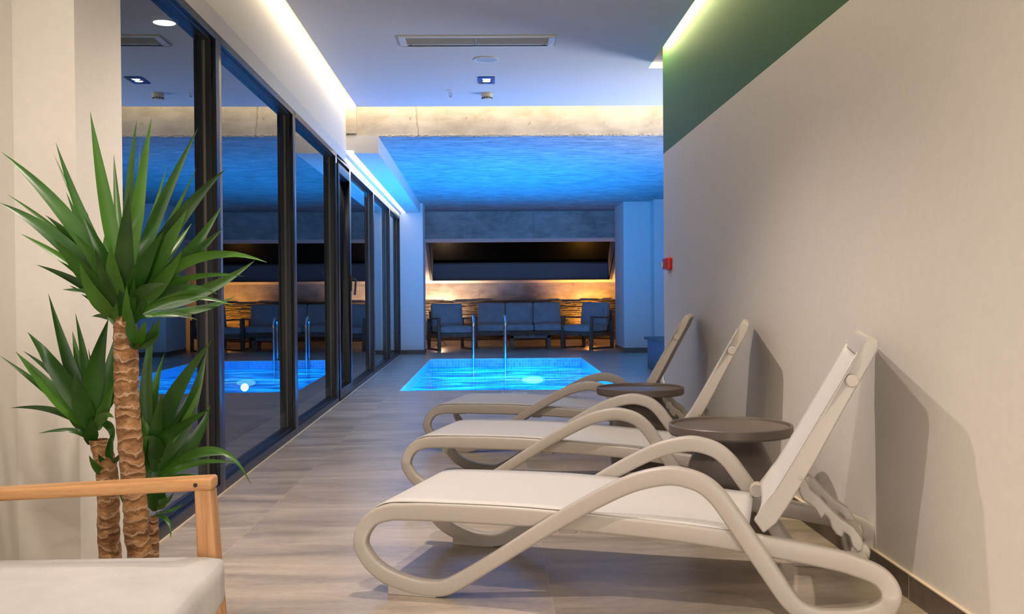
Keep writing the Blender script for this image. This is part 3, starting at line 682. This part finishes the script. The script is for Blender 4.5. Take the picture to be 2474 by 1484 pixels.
def make_lounger(label):
    t = thing('sun_lounger', label, 'sun lounger')
    for s in (0, 1):
        fr_ = frame_mesh(s).build('side_frame', M['lounger'], t, smooth=.9)
        y0 = 0 if s == 0 else LW-.046
        for a, b in ((-.171, .007), (1.21, 1.38)):
            MB().prism([(a, y0+.002, 0), (b, y0+.002, 0), (b, y0+.002, .012), (a+.02, y0+.002, .055), (a, y0+.002, .055)] if a < 0 else [(a, y0+.002, 0), (b, y0+.002, 0), (b, y0+.002, .05), (a, y0+.002, .02)], (0, .042, 0)).build('foot', M['lounger'], fr_, bevel=.003)
    for u, z in ((-.05, .262), (.46, .248), (.98, .246)): MB().box(u-.03, u+.03, .07, LW-.07, z-.014, z+.012).build('cross_bar', M['lounger'], t, bevel=.006)
    # seat sling
    pr = catmull([(-.255, .272), (-.225, .300), (-.17, .316), (-.03, .3215), (.217, .3235), (.43, .3185), (.84, .294), (1.06, .276)], 5)
    sm = MB(); NY = 10; vs = []
    for u, z in pr:
        for j in range(NY+1):
            f_ = j/NY; sag = .012*math.sin(PI*f_)*min(1, max(0, (u+.1)/.3)); vs.append((u, .052+(LW-.104)*f_, z-sag))
    n = NY+1; sm.add(vs, [(i*n+j, i*n+j+1, (i+1)*n+j+1, (i+1)*n+j) for i in range(len(pr)-1) for j in range(NY)])
    sm.build('seat_sling', M['sling'], t, smooth=1, solid=.004)
    # backrest
    OUT = [(1.077, .314), (1.108, .357), (1.156, .422), (1.290, .660), (1.385, .828), (1.402, .859), (1.416, .884), (1.424, .898), (1.433, .909), (1.446, .906), (1.462, .896), (1.463, .886), (1.452, .862), (1.440, .833), (1.420, .797), (1.360, .686), (1.265, .503), (1.186, .366), (1.148, .307), (1.108, .273)]
    b = MB(); b.prism([(u, .058, z) for u, z in OUT], (0, .032, 0)); b.prism([(u, LW-.09, z) for u, z in OUT], (0, .032, 0))
    TOP = [(1.395, .846), (1.416, .884), (1.425, .899), (1.433, .909), (1.446, .906), (1.462, .896), (1.463, .886), (1.452, .862), (1.43, .872)]
    b.prism([(u, .085, z) for u, z in TOP], (0, LW-.17, 0))
    b.prism([(1.19, .085, .43), (1.215, .085, .415), (1.225, .085, .43), (1.20, .085, .447)], (0, LW-.17, 0))
    for i, (x, y, z) in enumerate(b.v):                    # the head end has rounded corners
        q = min(.99, max(0, (z-.80)/.115)); dy = .07*(1-math.sqrt(1-q*q)); b.v[i] = (x, y+dy if y < LW/2 else y-dy, z)
    bf = b.build('backrest_frame', M['lounger'], t, bevel=.006)
    for u, z, r in ((1.382, .770, .021), (1.222, .458, .0065)):
        for y0, d in ((.058, -1), (LW-.058, 1)):
            MB().lathe([(0, .0035*d), (r*.8, .0035*d), (r, .001*d), (r, -.002*d)], (u, y0, z), 24, axis='y').build('cap' if r > .01 else 'screw', M['lounger'], bf, smooth=.5)
    for y0 in (LW-.115,):
        MB().lathe([(0, -.03), (.024, -.03), (.028, -.02), (.028, .02), (.024, .03), (0, .03)], (1.075, y0, .302), 24, axis='y').build('hinge', M['lounger'], bf, smooth=.5)
    bs = MB(); pr = catmull([(1.085, .318), (1.125, .382), (1.16, .432), (1.29, .662), (1.40, .858)], 4); vs = []
    for u, z in pr:
        for j in range(NY+1):
            f_ = j/NY; s_ = .014*math.sin(PI*f_); q = max(0, (z-.80)/.115); e = .088+.07*(1-math.sqrt(1-q*q)); vs.append((u+s_*.87, e+(LW-2*e)*f_, z-s_*.49))
    bs.add(vs, [(i*n+j, i*n+j+1, (i+1)*n+j+1, (i+1)*n+j) for i in range(len(pr)-1) for j in range(NY)])
    bs.build('back_sling', M['sling'], t, smooth=1, solid=.004)
    # notched prop
    NP = [(1.235, .445), (1.258, .392), (1.288, .367), (1.302, .350), (1.351, .302), (1.392, .276), (1.415, .243), (1.425, .222), (1.420, .200), (1.406, .193), (1.389, .214), (1.380, .244), (1.364, .257), (1.358, .238), (1.339, .248), (1.324, .269), (1.316, .297), (1.303, .312), (1.292, .296), (1.279, .317), (1.270, .333), (1.232, .359), (1.222, .38), (1.215, .42)]
    s = MB()
    for y0 in (.205, .505): s.prism([(u, y0, z) for u, z in NP], (0, .045, 0))
    s.box(1.385, 1.425, .25, .505, .197, .235); s.box(1.225, 1.255, .25, .505, .385, .43)
    s.build('prop', M['lounger'], t, bevel=.008, seg=3)
    st_ = MB(); st_.box(1.37, 1.43, .08, LW-.08, .165, .192)
    for y0 in (.21, .51): st_.lathe([(0, -.03), (.03, -.02), (.034, 0), (.03, .02), (0, .03)], (1.415, y0+.03, .19), 16, axis='y')
    st_.build('rest_bar', M['lounger'], t, smooth=.6)
    return t
L1 = make_lounger('pale taupe sun lounger in front, nearest to the camera')
def put(o, x, y, th): o.location = (x, y, 0); o.rotation_euler = (0, 0, -th)
put(L1, -.215, 3.419, .285); L1['group'] = 'sun loungers along the white wall'
L2 = copy_tree(L1); put(L2, -.195, 5.07, .258); L2['label'] = 'pale taupe sun lounger in the middle, between the two round brown tables'
L3 = copy_tree(L1); put(L3, -.186, 6.57, .245); L3['label'] = 'taupe sun lounger farthest back, nearest to the pool'

# side tables
def make_table(label):
    t = thing('side_table', label, 'side table', group='round brown side tables')
    MB().lathe([(0, .468), (.235, .470), (.248, .475), (.252, .486), (.2585, .488), (.2625, .484), (.2625, .452), (.258, .444), (.24, .442), (.12, .442), (0, .442)], n=56).build('tray_top', M['table'], t, smooth=.5)
    pr = catmull([(.128, .444), (.130, .425), (.138, .40), (.158, .36), (.178, .31), (.188, .25), (.190, .18), (.184, .10), (.176, .03), (.174, 0)], 4)
    MB().lathe([(0, .443)]+pr+[(0, 0)], n=48).build('pedestal', M['table'], t, smooth=.6)
    return t
T1 = make_table('brown round side table in front, between the nearest and middle loungers'); T1.location = (1.016, 4.234, 0)
T2 = copy_tree(T1); T2.location = (.883, 5.955, 0); T2['label'] = 'brown round side table farther back, between the middle and farthest loungers'

# ------------------------------------------------------------------ seats
def cushion(name, c, size, r, mat, parent, tilt=0, puff=.02, axis='x'):
    """rounded, slightly crowned block; c centre, size full"""
    sx, sy, sz = (v/2 for v in size); n = 12; mb = MB()
    idx = {}; vs = []; fs = []
    def vert(i, j, k):
        if (i, j, k) in idx: return idx[(i, j, k)]
        p = Vector((sx*(2*i/n-1), sy*(2*j/n-1), sz*(2*k/n-1)))
        q = Vector((max(-sx+r, min(sx-r, p.x)), max(-sy+r, min(sy-r, p.y)), max(-sz+r, min(sz-r, p.z)))); d = p-q
        if d.length > 1e-9: p = q+d.normalized()*r if sum(abs(v) > 1e-9 for v in d) > 1 else q+d
        fx, fy, fz = (1-(p.x/sx)**2), (1-(p.y/sy)**2), (1-(p.z/sz)**2)
        m = min(size); ax = size.index(m)
        if ax == 2: p.z += puff*fx*fy*(1 if k >= n/2 else -.2)*abs(2*k/n-1)
        elif ax == 1: p.y -= puff*fx*fz*(1 if j <= n/2 else -.2)*abs(2*j/n-1)
        idx[(i, j, k)] = len(vs); vs.append(p); return idx[(i, j, k)]
    for a in range(n):
        for b in range(n):
            fs += [(vert(a, b, 0), vert(a, b+1, 0), vert(a+1, b+1, 0), vert(a+1, b, 0)), (vert(a, b, n), vert(a+1, b, n), vert(a+1, b+1, n), vert(a, b+1, n)),
                   (vert(a, 0, b), vert(a+1, 0, b), vert(a+1, 0, b+1), vert(a, 0, b+1)), (vert(a, n, b), vert(a, n, b+1), vert(a+1, n, b+1), vert(a+1, n, b)),
                   (vert(0, a, b), vert(0, a, b+1), vert(0, a+1, b+1), vert(0, a+1, b)), (vert(n, a, b), vert(n, a+1, b), vert(n, a+1, b+1), vert(n, a, b+1))]
    R_ = Matrix.Rotation(tilt, 3, 'X'); vs = [R_ @ p+Vector(c) for p in vs]
    mb.add(vs, fs); return mb.build(name, mat, parent, smooth=2)
def make_seat(name, label, cat, wid, n, wood, cush, back_n=None, sled=True):
    """faces -y; width along x"""
    t = thing(name, label, cat); h = wid/2
    wl, wv, wx = wood
    for s in (-1, 1):
        x = s*(h-.03)
        MB().hexa([(x-.03, -.375, 0), (x+.03, -.375, 0), (x+.03, -.315, 0), (x-.03, -.315, 0), (x-.028, -.335, .60), (x+.028, -.335, .60), (x+.028, -.295, .60), (x-.028, -.295, .60)]).build('front_leg', wv, t, bevel=.006)
        MB().box(x-.028, x+.028, .31, .37, 0, .575).build('back_leg', wv, t, bevel=.006)
        a = MB().hexa([(x-.03, -.338, .598), (x+.03, -.338, .598), (x+.03, .375, .572), (x-.03, .375, .572), (x-.03, -.338, .628), (x+.03, -.338, .628), (x+.03, .375, .598), (x-.03, .375, .598)]).build('armrest', wl, t, bevel=.008, seg=3)
        MB().lathe([(0, .0003), (.0048, .0003), (.0048, -.002)], (x-.0302, -.30, .612), 12, axis='x').build('screw', M['black'], a)
        if sled: MB().box(x-.022, x+.022, -.32, .32, .0, .035).build('runner', wl, t, bevel=.004)
        MB().box(x-.02, x+.02, -.32, .32, .245, .315).build('side_rail', wl, t, bevel=.004)
    fr_ = MB().box(-h+.05, h-.05, -.345, -.315, .25, .325).box(-h+.05, h-.05, .30, .33, .25, .325)
    for k in range(6): fr_.box(-h+.05, h-.05, -.27+k*.105, -.21+k*.105, .300, .318)
    fr_.build('seat_frame', wx, t, bevel=.004)
    cw = (wid-.115)/n
    for k in range(n):
        cx = -h+.0575+cw*(k+.5)
        cushion('seat_cushion', (cx, -.06, .392), (cw-.006, .635, .13), .035, cush, t, puff=.014)
        cushion('back_cushion', (cx, .262, .655), (cw-.006, .13, .46), .035, cush, t, tilt=-.16, puff=.03)
    MB().hexa([(-h+.05, .30, .32), (h-.05, .30, .32), (h-.05, .33, .32), (-h+.05, .33, .32), (-h+.05, .385, .74), (h-.05, .385, .74), (h-.05, .41, .74), (-h+.05, .41, .74)]).build('back_frame', wx, t, bevel=.004)
    return t
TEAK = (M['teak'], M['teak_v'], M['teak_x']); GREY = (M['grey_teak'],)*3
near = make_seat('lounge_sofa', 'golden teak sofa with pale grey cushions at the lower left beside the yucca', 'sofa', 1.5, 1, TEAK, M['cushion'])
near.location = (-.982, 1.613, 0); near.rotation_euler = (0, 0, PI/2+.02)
sofa = make_seat('lounge_sofa', 'grey-brown wooden three-seat sofa with grey cushions against the far slate wall', 'sofa', 1.80, 3, GREY, M['cushion_far'])
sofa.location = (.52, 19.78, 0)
ch = make_seat('lounge_armchair', 'grey-brown wooden armchair with grey cushions at the left of the far sofa', 'armchair', .74, 1, GREY, M['cushion_far'])
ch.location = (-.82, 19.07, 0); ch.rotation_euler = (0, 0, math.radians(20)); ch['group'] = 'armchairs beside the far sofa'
ch2 = copy_tree(ch); ch2.location = (1.82, 19.15, 0); ch2.rotation_euler = (0, 0, math.radians(-42)); ch2['label'] = 'grey-brown wooden armchair with grey cushions at the right of the far sofa'
ct = thing('coffee_table', 'low grey-brown wooden coffee table with slatted top before the far sofa', 'coffee table', (.70, 19.02, 0))
for sx in (-1, 1):
    for sy in (-1, 1): MB().box(sx*.35-.035, sx*.35+.035, sy*.23-.03, sy*.23+.03, 0, .27).build('leg', M['grey_teak'], ct, bevel=.004)
tp = MB().box(-.385, .385, -.26, -.225, .215, .27).box(-.385, .385, .225, .26, .215, .27).box(-.385, -.35, -.225, .225, .215, .27).box(.35, .385, -.225, .225, .215, .27)
tp.build('apron', M['grey_teak'], ct, bevel=.003)
tt = MB()
for k in range(18): tt.box(-.39+k*.0434, -.39+k*.0434+.036, -.265, .265, .272, .297)
tt.box(-.39, .39, -.265, -.235, .268, .29).box(-.39, .39, .235, .265, .268, .29)
tt.build('tabletop', M['grey_teak'], ct, bevel=.002)

# floor uplights
def uplight(x, y, label, bulb):
    t = thing('floor_uplight', label, 'floor lamp', (x, y, 0), group='floor uplights behind the far seats')
    for k in range(3):
        a = 2*PI*k/3+.4; MB().tube([(0, 0, .16), (.07*math.cos(a), .07*math.sin(a), .06), (.11*math.cos(a), .11*math.sin(a), .006)], .006, 6).build('leg', M['black'], t)
    MB().tube([(0, 0, .15), (0, 0, .40)], .008, 8).build('stem', M['black'], t)
    MB().lathe([(.012, .395), (.05, .405), (.07, .43), (.068, .43), (.048, .41), (.0, .402)], n=24).build('bowl', M['black'], t, smooth=.6)
    MB().lathe([(0, .405), (.022, .412), (.028, .43), (.02, .452), (0, .458)], n=16).build('bulb', bulb, t, smooth=1)
    return t
uplight(-1.09, 20.55, 'warm white floor uplight behind the left far armchair', M['lamp_warm'])
uplight(2.02, 20.55, 'amber floor uplight behind the right far armchair', M['lamp_amber'])

# ------------------------------------------------------------------ yucca
yu = thing('potted_yucca', 'tall green yucca with three brown trunks beside the glass wall', 'potted plant', (-1.03, 2.87, 0))
YO = Vector((-1.03, 2.87, 0))
def trunk(pts, radii):
    P = [p-YO for p in pts]; sp = catmull([tuple(p)+(r,) for p, r in zip(P, radii)], 10); mb = MB(); n = 20; vs = []
    L = len(sp)
    for i, (x, y, z, r) in enumerate(sp):
        ph = random.uniform(0, 6)
        for k in range(n):
            a = 2*PI*k/n; rr = r*(1+.035*math.sin(i*2.1+a*1)+.03*random.uniform(-1, 1)); vs.append((x+rr*math.cos(a), y+rr*math.sin(a), z))
    mb.add(vs, [(i*n+k, i*n+(k+1) % n, (i+1)*n+(k+1) % n, (i+1)*n+k) for i in range(L-1) for k in range(n)]+[tuple((L-1)*n+k for k in range(n))])
    return mb.build('trunk', M['bark'], yu, smooth=2)
YM, YL, YR = 2.85, 2.95, 2.98
trunk([at(301, 752, YM), at(302, 782, YM), at(305, 880, YM), at(307, 980, YM), at(318, 1110, YM), at(328, 1230, YM), at(335, 1320, YM), Vector((-.955, YM, .12))], [.014, .031, .034, .034, .034, .034, .035, .036])
trunk([at(238, 1062, YL), at(255, 1120, YL), at(262, 1200, YL), at(264, 1320, YL), Vector((-1.11, YL-.02, .12))], [.028, .031, .031, .032, .033])
trunk([at(372, 1248, YR), at(372, 1320, YR), Vector((-1.02, YR-.03, .12))], [.013, .015, .016])
MB().lathe([(0, 0), (.13, 0), (.14, .02), (.15, .15), (.153, .155), (.153, .17), (.142, .17), (.14, .135), (0, .135)], n=40).build('pot', M['pot'], yu, smooth=.6)
MB().lathe([(0, .14), (.13, .136), (.139, .132)], n=30).build('soil', M['soil'], yu)
def leaf(mb, b, t, wpx, yb, dy, bend=(0, 0), flat=.75, base_w=.30):
    """b, t: photo pixels of root and tip; dy: how much nearer(-)/farther(+) the tip is; bend: pixel offset of the middle"""
    B = at(b[0], b[1], yb)-YO; T = at(t[0], t[1], yb+dy)-YO
    Mi = at((b[0]+t[0])/2+bend[0], (b[1]+t[1])/2+bend[1], yb+dy*.55)-YO
    C = Mi*2-(B+T)*.5; N = 14; w = wpx/FPX*yb; vs = []
    view = (Vector((0, 0, EYE))-YO-Mi).normalized()
    for i in range(N+1):
        s = i/N; p = B*(1-s)**2+C*2*s*(1-s)+T*s*s; tg = ((C-B)*(1-s)+(T-C)*s).normalized()
        side = tg.cross(view); side.normalize(); rad = tg.cross(Vector((0, 0, 1)))
        if rad.length > .05: rad.normalize()
        else: rad = side
        if rad.dot(side) < 0: rad = -rad
        sd = (side*flat+rad*(1-flat)).normalized(); nn = sd.cross(tg).normalized()
        if s < .38: ww = base_w+(1-base_w)*math.sin(PI/2*s/.38)
        else: ww = max(.015, (1-((s-.38)/.62)**1.55))
        ww *= w*.5
        vs += [p-sd*ww+nn*ww*.16, p-sd*ww*.5+nn*ww*.02, p-nn*ww*.05, p+sd*ww*.5+nn*ww*.02, p+sd*ww+nn*ww*.16]
    mb.add(vs, [(i*5+k, i*5+k+1, (i+1)*5+k+1, (i+1)*5+k) for i in range(N) for k in range(4)])
def crown(name, yb, items):
    mb = MB()
    for it in items: leaf(mb, it[0], it[1], it[2], yb+(it[5] if len(it) > 5 else 0), it[3], it[4])
    return mb.build(name, M['leaf'], yu, smooth=2)
A = YM
crown('leaf_crown', A, [
    # behind
    ((305, 690), (405, 395), 14, .16, (4, 6), .03), ((300, 690), (275, 372), 20, .14, (-2, 0), .03), ((305, 680), (340, 330), 14, .16, (6, 4), .03), ((290, 690), (210, 510), 12, .15, (-10, 0), .03),
    ((305, 690), (475, 405), 16, .15, (4, 16), .03), ((320, 700), (463, 540), 30, .2, (0, 14), .03), ((300, 700), (130, 372), 14, .1, (-6, 6), .03), ((300, 690), (420, 430), 12, .14, (8, 6), .03),
    ((330, 740), (420, 728), 24, .15, (0, -14), .02), ((320, 720), (400, 660), 30, .2, (0, -8), .02), ((300, 720), (205, 560), 30, .2, (-10, 6), .02), ((310, 700), (360, 560), 44, .2, (8, 0), .02), ((300, 700), (255, 560), 44, .2, (-8, 0), .02),
    # upright ring
    ((298, 700), (218, 270), 36, .06, (-2, 8)), ((308, 690), (330, 292), 26, .04, (-8, 0)), ((312, 690), (366, 285), 34, .02, (-6, 8)), ((318, 690), (478, 310), 32, .05, (-16, 14)),
    ((296, 720), (135, 345), 30, .02, (-4, 20)), ((325, 700), (545, 408), 40, -.02, (-8, -18)), ((300, 720), (160, 465), 26, .0, (-4, 16)),
    ((320, 710), (452, 505), 44, -.06, (2, 6)), ((325, 720), (402, 565), 40, -.14, (-8, -8)), ((322, 720), (537, 495), 38, .05, (6, 24)), ((325, 725), (540, 550), 30, .0, (14, -6)),
    # left sweep
    ((292, 730), (4, 368), 40, -.05, (14, -22)), ((288, 740), (0, 490), 42, -.10, (6, -26)), ((288, 735), (18, 470), 18, .02, (14, -16)), ((284, 745), (50, 565), 26, -.02, (14, -8)),
    ((282, 750), (88, 640), 22, .0, (6, -10)), ((282, 752), (150, 700), 20, -.05, (6, -14)), ((285, 765), (130, 578), 40, -.16, (-4, -10)), ((284, 770), (168, 690), 20, .05, (6, -2)), ((278, 775), (222, 765), 14, .02, (0, -6)),
    ((285, 770), (192, 632), 34, -.2, (-10, 14)), ((295, 765), (230, 600), 22, -.2, (-10, -4)), ((292, 740), (175, 560), 34, -.12, (4, -8)), ((298, 720), (200, 520), 30, -.06, (0, -4)), ((292, 745), (110, 520), 34, -.02, (10, -14)),
    # right sweep
    ((318, 735), (645, 634), 28, -.05, (-10, -60)), ((322, 745), (615, 630), 36, .08, (10, 20)), ((318, 740), (590, 668), 18, -.02, (-6, -30)), ((322, 755), (527, 711), 24, -.08, (-6, -36)),
    ((330, 760), (568, 716), 22, .08, (20, 12)), ((335, 765), (568, 740), 16, .06, (-4, -32)), ((335, 770), (478, 774), 16, .04, (0, -14)), ((325, 750), (440, 605), 34, -.16, (8, 4)), ((318, 745), (405, 685), 26, -.18, (-14, -14)),
    ((330, 750), (460, 680), 30, .1, (6, 10)), ((320, 740), (430, 650), 38, .1, (8, 4)), ((330, 765), (410, 728), 10, -.06, (0, -10)), ((322, 750), (440, 665), 30, -.1, (-4, -14)),
    ((302, 800), (296, 660), 22, -.07, (-3, 0)), ((309, 797), (324, 668), 20, -.08, (2, 0)), ((294, 797), (268, 680), 20, -.07, (-6, 0)), ((305, 802), (306, 690), 20, -.10, (0, 0)), ((288, 795), (250, 700), 16, -.03, (-8, 4)), ((314, 792), (352, 690), 18, -.05, (6, 6)),
    # front upright leaves
    ((300, 770), (312, 468), 46, -.14, (-6, 0)), ((306, 745), (395, 560), 40, -.18, (-8, -4)), ((302, 760), (268, 590), 38, -.15, (-10, 0)), 
    
])
B_ = YL
crown('leaf_crown', B_, [
    ((222, 1010), (182, 757), 24, .05, (6, 10)), ((220, 1010), (175, 800), 26, .1, (-2, 0)), ((228, 1015), (213, 842), 12, .08, (6, 0)), ((215, 1010), (117, 710), 34, .0, (4, 30)), ((212, 1025), (67, 803), 44, -.08, (6, -6)),
    ((205, 1030), (38, 850), 40, -.06, (8, 10)), ((200, 1020), (0, 860), 18, .02, (6, 0)), ((212, 1020), (55, 848), 20, .05, (14, -10)), ((208, 1035), (25, 986), 18, .0, (14, -18)), ((215, 1065), (92, 1048), 14, -.06, (20, -16)),
    ((218, 1020), (262, 770), 48, -.05, (-12, 10)), ((235, 1010), (285, 790), 40, .05, (4, 10)), ((240, 1010), (300, 860), 44, .08, (-4, 4)), ((235, 1040), (275, 930), 30, .0, (-4, 4)), ((222, 1030), (180, 900), 46, -.06, (-4, 10)),
    ((225, 1040), (275, 1010), 24, -.1, (0, -18)), ((240, 1020), (270, 1080), 20, -.08, (12, -14)), ((215, 1050), (150, 975), 30, .02, (0, 0)), ((218, 1075), (222, 1010), 34, -.03, (0, 0)), ((235, 1040), (245, 960), 40, .06, (0, 0)),
    ((262, 1150), (215, 1100), 20, -.08, (-4, 6)), ((262, 1130), (238, 1098), 14, -.06, (-4, -2)), ((264, 1125), (274, 1040), 18, -.08, (-4, 0)), ((266, 1120), (297, 1085), 12, -.08, (4, 4)), ((262, 1130), (268, 1060), 16, -.04, (0, 0)),
])
C_ = YR
crown('leaf_crown', C_, [
    ((360, 1150), (372, 770), 34, .08, (-14, 0)), ((365, 1140), (396, 856), 38, .12, (-20, 20)), ((362, 1130), (512, 824), 46, -.06, (-28, 0)), ((385, 1140), (498, 850), 40, .02, (10, 10)), ((360, 1100), (485, 902), 20, .05, (10, 4)),
    ((365, 1110), (490, 912), 18, .0, (14, 14)), ((370, 1120), (420, 975), 22, .06, (0, 4)), ((360, 1090), (510, 988), 30, -.1, (-14, 2)), ((380, 1130), (508, 978), 38, .06, (16, 22)), ((372, 1140), (392, 950), 34, -.08, (-6, 0)),
    ((388, 1140), (456, 1065), 14, .0, (0, 4)), ((385, 1150), (607, 1173), 18, -.05, (20, -74)), ((388, 1150), (545, 1100), 24, .03, (-10, -20)), ((385, 1165), (572, 1120), 18, .0, (-10, -22)), ((370, 1130), (345, 1060), 36, -.08, (18, -22)),
    ((362, 1100), (345, 1000), 34, .0, (-4, 0)), ((356, 1120), (350, 960), 36, .1, (0, 0)), ((372, 1190), (480, 1150), 22, -.06, (-6, -12)), ((375, 1200), (468, 1176), 12, .0, (-4, -12)), ((376, 1225), (420, 1190), 14, .03, (4, 4)),
    ((376, 1230), (402, 1195), 14, -.05, (6, 6)), ((374, 1235), (365, 1160), 30, -.04, (-4, 0)), ((372, 1235), (392, 1170), 30, .04, (4, 0)), ((376, 1240), (446, 1214), 9, .02, (4, 6)), ((374, 1245), (412, 1302), 11, -.05, (12, -14)), ((370, 1200), (380, 1090), 44, .03, (0, 0)),
    ((340, 1230), (285, 1175), 24, .02, (-4, 12)), ((345, 1230), (300, 1160), 26, .04, (-6, 6)),
])
crown('leaf_crown', YM-.03, [
    ((330, 838), (318, 745), 26, -.04, (-8, 0)), ((330, 840), (352, 775), 24, -.06, (0, 0)), ((335, 835), (386, 768), 30, -.02, (6, 10)), ((332, 842), (388, 802), 14, -.05, (4, 6)), ((330, 845), (310, 832), 12, -.05, (0, -2)), ((328, 845), (334, 830), 14, -.05, (0, 0)),
])
